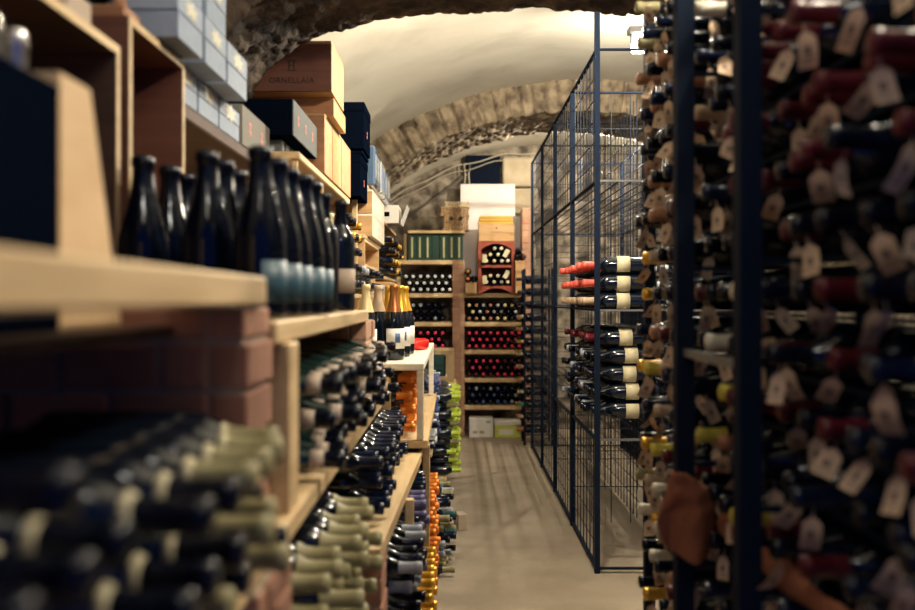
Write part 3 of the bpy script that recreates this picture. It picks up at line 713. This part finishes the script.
# green cartons
for i, x in enumerate((-.455, -.372, -.29, -.207, -.118, -.035, .045)):
    c = thing('green_carton', f"dark green bottle carton, {ORD[i]} from the side shelving on the upper board", 'carton', (x, YE+.12, 1.86), group='green cartons on the upper board')
    MB().box(-.04, .04, -.08, .08, 0, .272, .003).build('box', 'green_card', c)
    if i != 3: MB().box(-.008, .008, -.0812, -.08, .03, .245).build('gold_stripe', 'gold_print', c)
# baskets
def basket(x, y, z, w, d, h, m, label, bowed=False):
    c = thing('wicker_basket', label, 'basket', (x, y, z)); b = MB()
    n = max(3, int(h/.018))
    for k in range(n):
        zz = .009+k*(h-.018)/(n-1); s = 1-.06*math.sin(PI*k/(n-1))
        P = [(-w/2*s, -d/2*s, zz), (w/2*s, -d/2*s, zz), (w/2*s, d/2*s, zz), (-w/2*s, d/2*s, zz), (-w/2*s, -d/2*s, zz)]
        for a, e in zip(P, P[1:]): b.tube(a, e, .0085, 6)
    b.build('woven_wall', m, c)
    b = MB(); nn = 10
    for k in range(nn): b.tube((-w/2+w*(k+.5)/nn, -d/2-.006, 0), (-w/2+w*(k+.5)/nn, -d/2-.006, h), .005, 5)
    b.build('woven_stake_pattern', m, c)
    MB().box(-w/2+.008, w/2-.008, -d/2+.008, d/2-.008, 0, .012).build('base_panel', m, c)
    if bowed:
        for x in (-.05, .05): MB().tube((x, -d/2-.013, h-.025), (x, -d/2-.005, h-.025), .022, 12).build('handle_hole', 'ink', c)
    return c
BX = .0
basket(BX+.01, YE+.13, 2.176, .26, .22, .15, 'wicker', 'lower brown wicker basket on the top board of the end rack', True)
k = basket(BX-.005, YE+.13, 2.327, .30, .24, .10, 'wicker', 'brown wicker hamper stacked on the lower basket')
basket(BX+.02, YE+.13, 2.428, .25, .18, .055, 'wicker_pale', 'pale flat wicker tray on the very top of the baskets')
# terracotta rack with arched top
TX, TY, TZ = .433, 9.30, 1.51
c = thing('terracotta_rack', 'terracotta two-tier bottle rack with arched openings on the end rack board', 'bottle rack', (TX, TY, TZ))
hw, hh, dp, t = .19, .545, .32, .032
MB().box(-hw, -hw+t, 0, dp, 0, hh).build('side_panel', 'terracotta', c); MB().box(hw-t, hw, 0, dp, 0, hh).build('side_panel', 'terracotta', c)
MB().box(-hw+t, hw-t, 0, dp, .27, .295).build('shelf', 'terracotta', c)
MB().box(-hw+t, hw-t, dp-.015, dp, 0, hh).build('back_panel', 'terracotta', c)
def arch_panel(z0, z1, rise, up=True):
    n = 14; iw = hw-t; lo, hi = [], []
    for i in range(n+1):
        x = -iw+2*iw*i/n; e = rise*(1-(x/iw)**2)
        lo.append((x, 0, z0+e)); hi.append((x, 0, z1))
    return MB().prism(lo+hi[::-1], (0, dp-.016, 0))
arch_panel(.461, .545, .058).build('arched_top', 'terracotta', c)
arch_panel(-.0, .075, .055).build('arched_foot', 'terracotta', c)
r = random.Random(5); k = 0
for tier, z0 in ((0, .078), (1, .298)):
    for L, xs in enumerate(((-.105, -.025, .055, .12), (-.065, .015, .09), (-.02, .05))[: 2 + (tier == 1)]):
        for x in xs:
            if abs(x) > .115 and L == 0: x = .118
            lab = f"cream-capped bottle in the {('lower', 'upper')[tier]} tier of the terracotta rack, {ORD[k % 9]} counted up"
            q = Vector((TX+x, TY-.03+r.uniform(-.02, .02), TZ+z0+.04+L*.065)); k += 1
            bottle('red_wine_bottle', RB, lab, lying_ny(q, 'slim'), m_small('slim', r.choice(['cream', 'palegold', 'cream']), 14), (), 'bottles in the terracotta rack')
    k = 0
    for j, (x, z) in enumerate(((-.125, z0+.02), (.08, z0+.08))):
        MB().box(-.022, .022, -.001, .001, 0, .085, mtx=Matrix.Rotation(.5*j, 4, 'Y')).build('paper_tag', 'lab_cream', c, loc=(x, -.058, z))
# wooden case on the rack and yellow packs
c = crate(.62, .37, 9.30, 9.56, 2.057, 2.235, 'clean pale wooden case on top of the terracotta rack', 'wood_x', 'wood_x', face='wood_x', name='wooden_case')
MB().tube((-.0, -.1312, .135), (0, -.1300, .135), .009, 12).build('burnt_seal', 'ink', c); MB().box(-.06, .06, -.1308, -.13, .088, .096).build('burnt_lettering', 'wood_brown', c)
for i in range(3):
    o = MB().box(-.19+.01*i, .185-.008*i, -.1, .1, 0, .028, .006).build('yellow_pack', 'yellow_pack', loc=(.43, 9.43, 2.236+.0295*i)); o.rotation_euler = (0, 0, .04*(i-1))
    tag(o, f"flat yellow pack on the pale wooden case, {('lowest', 'middle', 'topmost')[i]} of three", 'pack', 'yellow packs')
# small crates beside the terracotta rack
for i in range(3):
    c = crate(.72, .09, 9.24, 9.54, 1.51+i*.113, 1.51+i*.113+.111, f"small wooden crate beside the terracotta rack, {('lowest', 'middle', 'topmost')[i]} of the pile of three", 'wood_x', 'wood_x', face='wood_x', group='small crates beside the terracotta rack')
    MB().box(-.02, .02, -.1510, -.15, .05, .056).build('burnt_lettering', 'wood_brown', c)
for i, (x, z) in enumerate(((.635, .04), (.70, .04), (.66, .105))):
    bottle('red_wine_bottle', RB, f"dark bottle lying on the pile of small crates, {('nearer the terracotta rack', 'nearer the cage', 'on top of the other two')[i]}", lying_ny((x+.01, 9.22, 1.85+z), 'slim'), m_small('slim', ['black', 'darkred', 'black'][i], 14))
c = crate(.225, .115, 9.26, 9.54, 1.51, 1.62, 'small wooden crate between brick pier and terracotta rack', 'wood_x', 'wood_x', face='wood_x')
for i, (x, z) in enumerate(((.135, .04), (.20, .04), (.135, .115))):
    bottle('red_wine_bottle', RB, f"gold-capped bottle on the small crate by the brick pier, {('near the pier', 'near the rack', 'upper one')[i]}", lying_ny((x, 9.24, 1.622+z), 'slim'), m_small('slim', ['orange', 'black', 'gold'][i], 14))
# white boards against the end wall
o = MB().box(-.30, .30, -.009, .009, 0, 1.20, .003).build('white_board', 'board', loc=(.36, 9.79, 1.515)); o.rotation_euler = (-.012, 0, 0); tag(o, 'large blank white board leaning on the end wall above the rack', 'board')
o = MB().box(-.045, .045, -.008, .008, 0, .84, .003).build('white_board', 'board', loc=(.70, 9.825, 1.515)); tag(o, 'narrow white strip of board beside the large white one', 'board')
# cables along the vault edge and end wall
def vz(x, off): return (x, YB-.10, vault_z(x)-off)
for i, off in enumerate((.10, .16)):
    P = [vz(-.95+1.85*k/24, off+.015*math.sin(k*.9+i)) for k in range(25)]
    tag(MB().path(P, .008-.002*i, 7).build('cable', 'cable', loc=(0, 0, 0)), ('thicker pale cable following the vault edge on the end wall', 'thinner pale cable just below the thick one on the end wall')[i], 'cable')
for i, x in enumerate((.10, .165)):
    tag(MB().path([(x, 9.88, vault_z(x)-.14), (x, 9.88, 2.95), (x+.015*(1-2*i), 9.88, 2.82), (x, 9.88, 2.66)], .010, 7).build('conduit', 'cable'), ('conduit dropping beside the dark recess panel, nearer the baskets', 'conduit dropping in front of the dark recess panel')[i], 'conduit')
tag(MB().path([(.16, 9.9, 2.86), (-.1, 9.93, 2.66), (-.45, 9.93, 2.42), (-.75, 9.93, 2.24)], .011, 7).build('cable', 'cable_dark'), 'dark cable slanting down over the rubble end wall', 'cable')

# ------------------------------------------------------------------ the wire cage
CX0, CX1, CY0, CY1 = .752, 1.62, 4.71, 8.66
CZ = [0.02, .70, 1.385, 2.07, 2.765]
cage = thing('wire_cage', 'tall dark steel wire cage with bottle bins along the aisle', 'cage', (CX0, CY0, 0))
def C(p): return (p[0]-CX0, p[1]-CY0, p[2])
ys = [CY0+(CY1-CY0)*i/4 for i in range(5)]
def bar(name, p, q, w, parent=cage, m='steel'):
    p, q = Vector(C(p)), Vector(C(q)); w /= 2
    MB().box(min(p.x, q.x)-w, max(p.x, q.x)+w, min(p.y, q.y)-w, max(p.y, q.y)+w, min(p.z, q.z), max(p.z, q.z)+(0 if abs(p.z-q.z) > .1 else w)).build(name, m, parent)
for i, y in enumerate(ys):
    bar('post', (CX0, y, 0), (CX0, y, 2.78 if i else 3.12), .027)
    bar('post', (CX1, y, 0), (CX1, y, 2.78), .027)
for z in CZ:
    for x in (CX0, CX1): bar('rail', (x, CY0, z), (x, CY1, z), .02)
    for i, y in enumerate(ys):
        if i in (0, 4) or z == CZ[-1]: bar('cross_rail', (CX0, y, z), (CX1, y, z), .02, m='steel' if i != 0 or z in (CZ[0], CZ[-1]) else 'grey_steel')
def mesh_panel(x, y0, y1, z0, z1, sy=.13, sz=.115, r=.0032):
    b = MB(); n = round((y1-y0)/sy)
    for i in range(1, n): b.tube(C((x, y0+(y1-y0)*i/n, z0)), C((x, y0+(y1-y0)*i/n, z1)), r, 5)
    n = round((z1-z0)/sz)
    for i in range(1, n): b.tube(C((x+.006, y0, z0+(z1-z0)*i/n)), C((x+.006, y1, z0+(z1-z0)*i/n)), r, 5)
    return b
for x in (CX0, (CX0+CX1)/2+.0, CX1):
    for a, b_ in zip(ys, ys[1:]):
        for z0, z1 in zip(CZ, CZ[1:]):
            if x == CX0 and a < ys[2]-.1 and .6 < z0 < 1.5: continue
            mesh_panel(x, a, b_, z0, z1, .13 if x == CX0 else .105).build('wire_mesh', 'wire', cage)
for y in ys[1:]:
    b = MB()
    for k in range(1, 7): b.tube(C((CX0+(CX1-CX0)*k/7, y, .02)), C((CX0+(CX1-CX0)*k/7, y, 2.765)), .0032, 5)
    for k in range(1, 12): b.tube(C((CX0, y, .02+k*.229)), C((CX1, y, .02+k*.229)), .0032, 5)
    b.build('divider_mesh', 'wire', cage)
for z in (1.385, .80, 2.07):
    b = MB()
    for k in range(0, 12): b.tube(C((CX0+.04+k*.07, CY0, z)), C((CX0+.04+k*.07, CY1, z)), .004, 5)
    b.build('shelf_grille', 'wire', cage)
MB().box(CX1-CX0+.012, CX1-CX0+.02, .02, CY1-CY0-.02, .03, 1.37).build('back_panel', 'steel', cage)  # dark panel added to hide the bright wall behind the cage
# bottles in the cage bins
rnd = random.Random(21)
def bin_stack(z0, layers, ncol, y0, capf, desc, tx, pitch=.098, vp=.0965, extra=''):
    for L in range(layers):
        for c in range(ncol):
            d = y0+c*pitch; k = capf(L, c)
            if abs(d-ys[1]) < .056: continue
            tip = Vector((tx+rnd.uniform(-.02, .02)+.012*c*0, d, z0+.048+L*vp))
            mtx = lying_nx(tip, 'bigred', rnd.uniform(-.01, .01), rnd.uniform(-.004, .004))
            parts = [('capsule', m_cap('bigred', k, 16))]
            if c < 3: parts.append(('label', m_label('bigred', .112, .182, 'lab_cream', 2.4, 12, -PI/2+rnd.uniform(-.5, .3))))
            bottle('large_bottle', 'large wine bottle', f"large dark bottle in the cage, {ORD[c]} from near end, {LAYER[L]} layer, {extra}", mtx, m_glass('bigred', 16), parts, 'large bottles '+extra)
bin_stack(1.392, 3, 12, 4.79, lambda L, c: ['tan', 'brightred', 'brightred'][L] if c > 0 or L else 'tan', '', .70, extra='eye-level shelf')
bin_stack(.806, 5, 12, 4.79, lambda L, c: rnd.choice(['navy', 'black', 'grey', 'black']) if L < 4 else 'darkred', '', .72, extra='lower shelf')
# second file of bottles deeper in the cage
for L in range(4):
    for c in range(8):
        tip = Vector((1.225+rnd.uniform(-.01, .01), 4.80+c*.105, 1.392+.048+L*.0965))
        bottle('large_bottle', 'large wine bottle', f"dark bottle in the rear file of the cage, {ORD[c]} from its near end, {LAYER[L]} layer", lying_nx(tip, 'bigred', rnd.uniform(-.01, .01)), m_small('bigred', rnd.choice(['navy', 'black', 'white', 'grey']), 14), (), 'rear file of bottles in the cage')
for L in range(5):
    for c in range(8):
        tip = Vector((1.225+rnd.uniform(-.01, .01), 4.80+c*.105, .806+.048+L*.0965))
        bottle('large_bottle', 'large wine bottle', f"dark bottle in the low rear file of the cage, {ORD[c]} from near end, {LAYER[L]} layer", lying_nx(tip, 'bigred', rnd.uniform(-.01, .01)), m_small('bigred', rnd.choice(['navy', 'black', 'black', 'grey']), 14), (), 'low rear file of bottles in the cage')
# far bottle column beyond the cage
fr = thing('bottle_stand', 'narrow dark steel bottle stand between cage and end rack', 'bottle stand', (.80, 8.95, 0))
for x in (-.11, .16):
    for y in (-.13, .13): MB().box(x-.01, x+.01, y-.01, y+.01, 0, 1.75).build('post', 'steel', fr)
for k in range(13):
    b = MB()
    for x in (-.07, .12): b.box(x-.006, x+.006, -.13, .13, .1+k*.125, .108+k*.125)
    for y in (-.13, .13): b.box(-.11, .16, y-.005, y+.005, .1+k*.125, .108+k*.125)
    b.build('cradle', 'steel', fr)
    for j, y in enumerate((8.89, 9.01)):
        big = k >= 10
        bottle('wine_bottle', WB, f"bottle in the narrow stand beyond the cage, {ORD[k]} level up, {('nearer', 'farther')[j]} one", lying_nx((.625+rnd.uniform(-.015, .015), y, .109+k*.125+.038), 'slim', rnd.uniform(-.04, .04)), m_glass('slim', 12), [('capsule', m_cap('slim', 'navy' if big else rnd.choice(['brown', 'tan', 'green', 'brown', 'olive']), 12))], 'bottles in the narrow stand')

# ------------------------------------------------------------------ the near rack with tagged bottles
RX = .47
rack = thing('bottle_rack', 'tall dark steel rack close by, filled with tagged bottles', 'bottle rack', (RX, .6, 0))
RY0, RY1 = .72, 2.65
ry = [1.43, 1.83]
for y in ry: MB().box(-.018, .018, y-.6-.018, y-.6+.018, 0, 2.36).build('post', 'steel', rack)
for y in (.75, 2.635):
    MB().box(.09, .12, y-.615, y-.585, 0, 2.36).build('post', 'steel', rack)
for y in (.75, 1.43, 1.83, 2.635): MB().box(.36, .39, y-.615, y-.585, 0, 2.36).build('rear_post', 'steel', rack)
NR = 21; RP = .10; RZ = .22
for k in range(NR):
    z = RZ+k*RP
    for x in (.125, .30): MB().box(x-.003, x+.003, RY0-.6, RY1-.6, z-.010, z-.003).build('rail', 'steel', rack)
for y in ry:
    for k in (1, 5, 9, 13, 17, 20): MB().box(0, .39, y-.606, y-.594, RZ+k*RP-.012, RZ+k*RP-.003).build('bracket', 'steel', rack)
MB().box(-.006, .006, 1.449-.6, 1.811-.6, 1.333, 1.349).build('front_bar', 'grey_steel', rack)
def m_tag(v):
    k = ('tag', v)
    if k in _mc: return _mc[k]
    r = random.Random(v*31+5); b = MB(); w = r.uniform(.0105, .0165); h = r.uniform(.040, .050); cv = r.uniform(-.018, .018); top = .005
    b.box(-.001, .001, -.0005, .0005, -.020, 0)
    n = 5
    def P(i, s, dy): 
        t = i/n; ww = w*(top/w+(1-top/w)*min(1, t*5)); return (s*ww, cv*t*t*2+dy, -.018-h*t)
    for dy in (.0004,):
        for i in range(n):
            b.poly([P(i, -1, dy), P(i+1, -1, dy), P(i+1, 1, dy), P(i, 1, dy)])
            b.poly([P(i, -1, -dy), P(i, 1, -dy), P(i+1, 1, -dy), P(i+1, -1, -dy)])
    y0 = -.0012
    def Q(t, s): return (s, cv*t*t*2+y0, -.018-h*t)
    for t0, t1, s0, s1 in ((.42, .66, -.45*w, .3*w), (.74, .77, -.7*w, .7*w), (.83, .86, -.7*w, .5*w)):
        b.poly([Q(t0, s0), Q(t1, s0), Q(t1, s1), Q(t0, s1)], 1)
    _mc[k] = b.mesh('neck_tag', ['tag', 'tag_ink'], fix=False); return _mc[k]
rnd = random.Random(77)
yc = [.88+.1*i for i in range(17)]
for ci, y in enumerate(yc):
    for k in range(NR):
        z = RZ+k*RP+.0435
        tipx = .515+rnd.uniform(-.03, .03)*(1 if y < 2.1 else .5)
        tip = Vector((tipx, y+rnd.uniform(-.008, .008), z))
        rv = [rnd.random() for _ in range(8)]
        if not in_frame(tip, 45): continue
        if z > 1.6 and y < 1.75 and rv[0] < .75: cp = 'darkred'
        elif y > 2.2 and rv[0] < .5: cp = rnd.choice(['tan', 'yellow', 'gold', 'brown', 'cream', 'olive', 'brown'] if z < 1.6 else ['black', 'brown', 'navy', 'olive'])
        elif rv[0] < .16 and y > 1.5: cp = rnd.choice(['cream', 'yellow', 'brown', 'tan'])
        elif rv[0] < .3: cp = 'darkred'
        else: cp = rnd.choice(['black', 'navy', 'black'])
        sh = rnd.choice(['slim', 'slim', 'slope'])
        mtx = lying_nx(tip, sh, (rv[1]-.5)*.06, (rv[2]-.5)*.012)
        parts = [('capsule', m_cap(sh, cp, 18))]
        word = {'darkred': 'red', 'black': 'black', 'navy': 'blue-black'}.get(cp, cp)
        if rv[3] < .88:
            tm = Matrix.Translation((tip.x+.010+.024*rv[4], tip.y+(rv[5]-.5)*.008, tip.z-.012)) @ Matrix.Rotation((rv[6]-.5)*1.7-.15, 4, 'Z') @ Matrix.Rotation((rv[7]-.5)*.9, 4, 'Y') @ Matrix.Rotation((rv[1]-.5)*.7, 4, 'X')
            parts.append(('neck_tag', m_tag(rnd.randrange(9)), tm))
        bottle('tagged_wine_bottle', 'tagged wine bottle', f"{word}-capped bottle in the near rack, {ORD[k]} row up, {ORD[len(yc)-1-ci]} from its far end", mtx, m_glass(sh, 18), parts, 'tagged bottles in the near rack')
# rust coloured cloths
def lerp(a, b, t): return a+(b-a)*t
def edge(P, t):
    n = len(P)-1; i = min(int(t*n), n-1); k = t*n-i
    return Vector(P[i]).lerp(Vector(P[i+1]), k)
def hanging(name, label, dist, left, right, seed):
    A = [at(x, y, dist) for x, y in left]; B = [at(x, y, dist) for x, y in right]
    b = MB()
    def fn(u, v):
        p = edge(A, v).lerp(edge(B, v), u)
        sag = .016*math.sin(PI*u)*v*v
        f = .016*math.sin(u*8.5+v*1.6+seed)*(.25+.75*v)+.008*noise.noise(Vector((u*4, v*5, seed)))
        return (p.x, p.y-.01-f-.03*math.sin(PI*u)*(1-v*.5), p.z-sag)
    b.grid(fn, 30, 30); o = b.build(name, 'cloth')
    m = o.modifiers.new('thick', 'SOLIDIFY'); m.thickness = .005
    return tag(o, label, 'cloth')
hanging('cloth', 'rust brown cloth hanging in front of the farther rack post', 1.78,
        [(670, 470), (661, 497), (655, 521), (664, 543)], [(684, 471), (707, 487), (717, 503), (709, 558)], 1.2)
b = MB(); P = [Vector((.526+.004*math.sin(k*1.7), 1.76-.09*k, 1.021+.004*math.sin(k*2.3))) for k in range(9)]
def strip(u, v):
    p = edge(P, u); a = 2*PI*v
    w = .021+.005*math.sin(u*17)+.003*noise.noise(Vector((u*9, math.cos(a), math.sin(a))))
    return (p.x+.4*w*math.cos(a), p.y+.1*w*math.cos(a), p.z-.012+w*math.sin(a)*(1+.12*math.sin(a*5+u*12)))
b.grid(strip, 60, 24); bmesh.ops.remove_doubles(b.bm, verts=b.bm.verts, dist=1e-5)
tag(b.build('cloth', 'cloth'), 'twisted rust brown cloth trailing over the lower bottle necks of the near rack', 'cloth')

# ------------------------------------------------------------------ lamps
def lamp(label, x, y, z, lx, ly, power, col=(1., .86, .66), visible_tube=True, rot=(0, 0, 0)):
    c = thing('ceiling_lamp', label, 'ceiling lamp', (x, y, z)); c.rotation_euler = rot
    MB().box(-lx/2-.03, lx/2+.03, -ly/2-.03, ly/2+.03, .03, .07, .006).build('housing', 'lamp_body', c)
    MB().box(-lx/2, lx/2, -ly/2, ly/2, .0, .029, .01).build('diffuser', 'lamp_light', c)
    area((x, y, z-.02), lx, ly, power, col, rot)
def area(loc, lx, ly, power, col, rot=(0, 0, 0)):
    l = bpy.data.lights.new('lamp_light', 'AREA'); l.shape = 'RECTANGLE'; l.size = lx; l.size_y = ly; l.energy = power; l.color = col
    o = bpy.data.objects.new('lamp_light', l); COL.objects.link(o); o.location = loc; o.rotation_euler = rot
    return o
WARM = (1., .88, .70)
def bulb(loc, power, radius=.07, col=WARM):
    l = bpy.data.lights.new('lamp_light', 'POINT'); l.energy = power; l.color = col; l.shadow_soft_size = radius
    o = bpy.data.objects.new('lamp_light', l); COL.objects.link(o); o.location = loc
def tube_lamp(label, x, y, z, lx, power, radius=.06, col=WARM, size=.035):
    c = thing('ceiling_lamp', label, 'ceiling lamp', (x, y, z))
    MB().box(-lx/2-.03, lx/2+.03, -.04, .04, .05, .09, .006).build('housing', 'lamp_body', c)
    MB().tube((-lx/2, 0, .0), (lx/2, 0, .0), size, 12).build('tube', 'lamp_light', c)
    for sx in (-1, 1): MB().box(sx*lx/2-.012, sx*lx/2+.012, -.02, .02, .0, .052).build('socket', 'lamp_body', c)
    bulb((x, y-.0, z-size-.02-radius), power, radius, col)
tube_lamp('bright ceiling lamp above the cage, showing past the near rack', 1.28, 5.15, 2.93, .5, 85, size=.06)
tube_lamp('ceiling lamp hidden behind the first rib', .45, 3.85, 2.86, .4, 130)
tube_lamp('ceiling lamp over the far side of the near rack', .95, 1.55, 2.97, .4, 108)
tube_lamp('ceiling lamp behind the second rib near the end wall', 1.35, 8.05, 3.0, .3, 200, .02)

tube_lamp('added fill lamp at the near end of the aisle', -.05, .35, 2.55, .4, 1.6)  # fill light added out of view to brighten the bottle tags

# ------------------------------------------------------------------ world, camera, view
w = bpy.data.worlds.new('world'); SC.world = w; w.use_nodes = True
bg = w.node_tree.nodes['Background']; bg.inputs[0].default_value = (.03, .10, .55, 1); bg.inputs[1].default_value = .42
cam = bpy.data.cameras.new('camera'); co = bpy.data.objects.new('camera', cam); COL.objects.link(co)
co.location = (0, 0, H); co.rotation_euler = (PI/2, 0, 0)
cam.sensor_width = 36; cam.lens = F/915*36; cam.shift_x = 2.5/915; cam.shift_y = -6/915; cam.clip_start = .05
cam.dof.use_dof = True; cam.dof.focus_distance = 4.4; cam.dof.aperture_fstop = 2.1
SC.camera = co
v = SC.view_settings; v.view_transform = 'Standard'; v.look = 'None'; v.gamma = 1; v.use_curve_mapping = False; v.exposure = 0.
SC.cycles.use_denoising = True
SC.cycles.max_bounces = 6
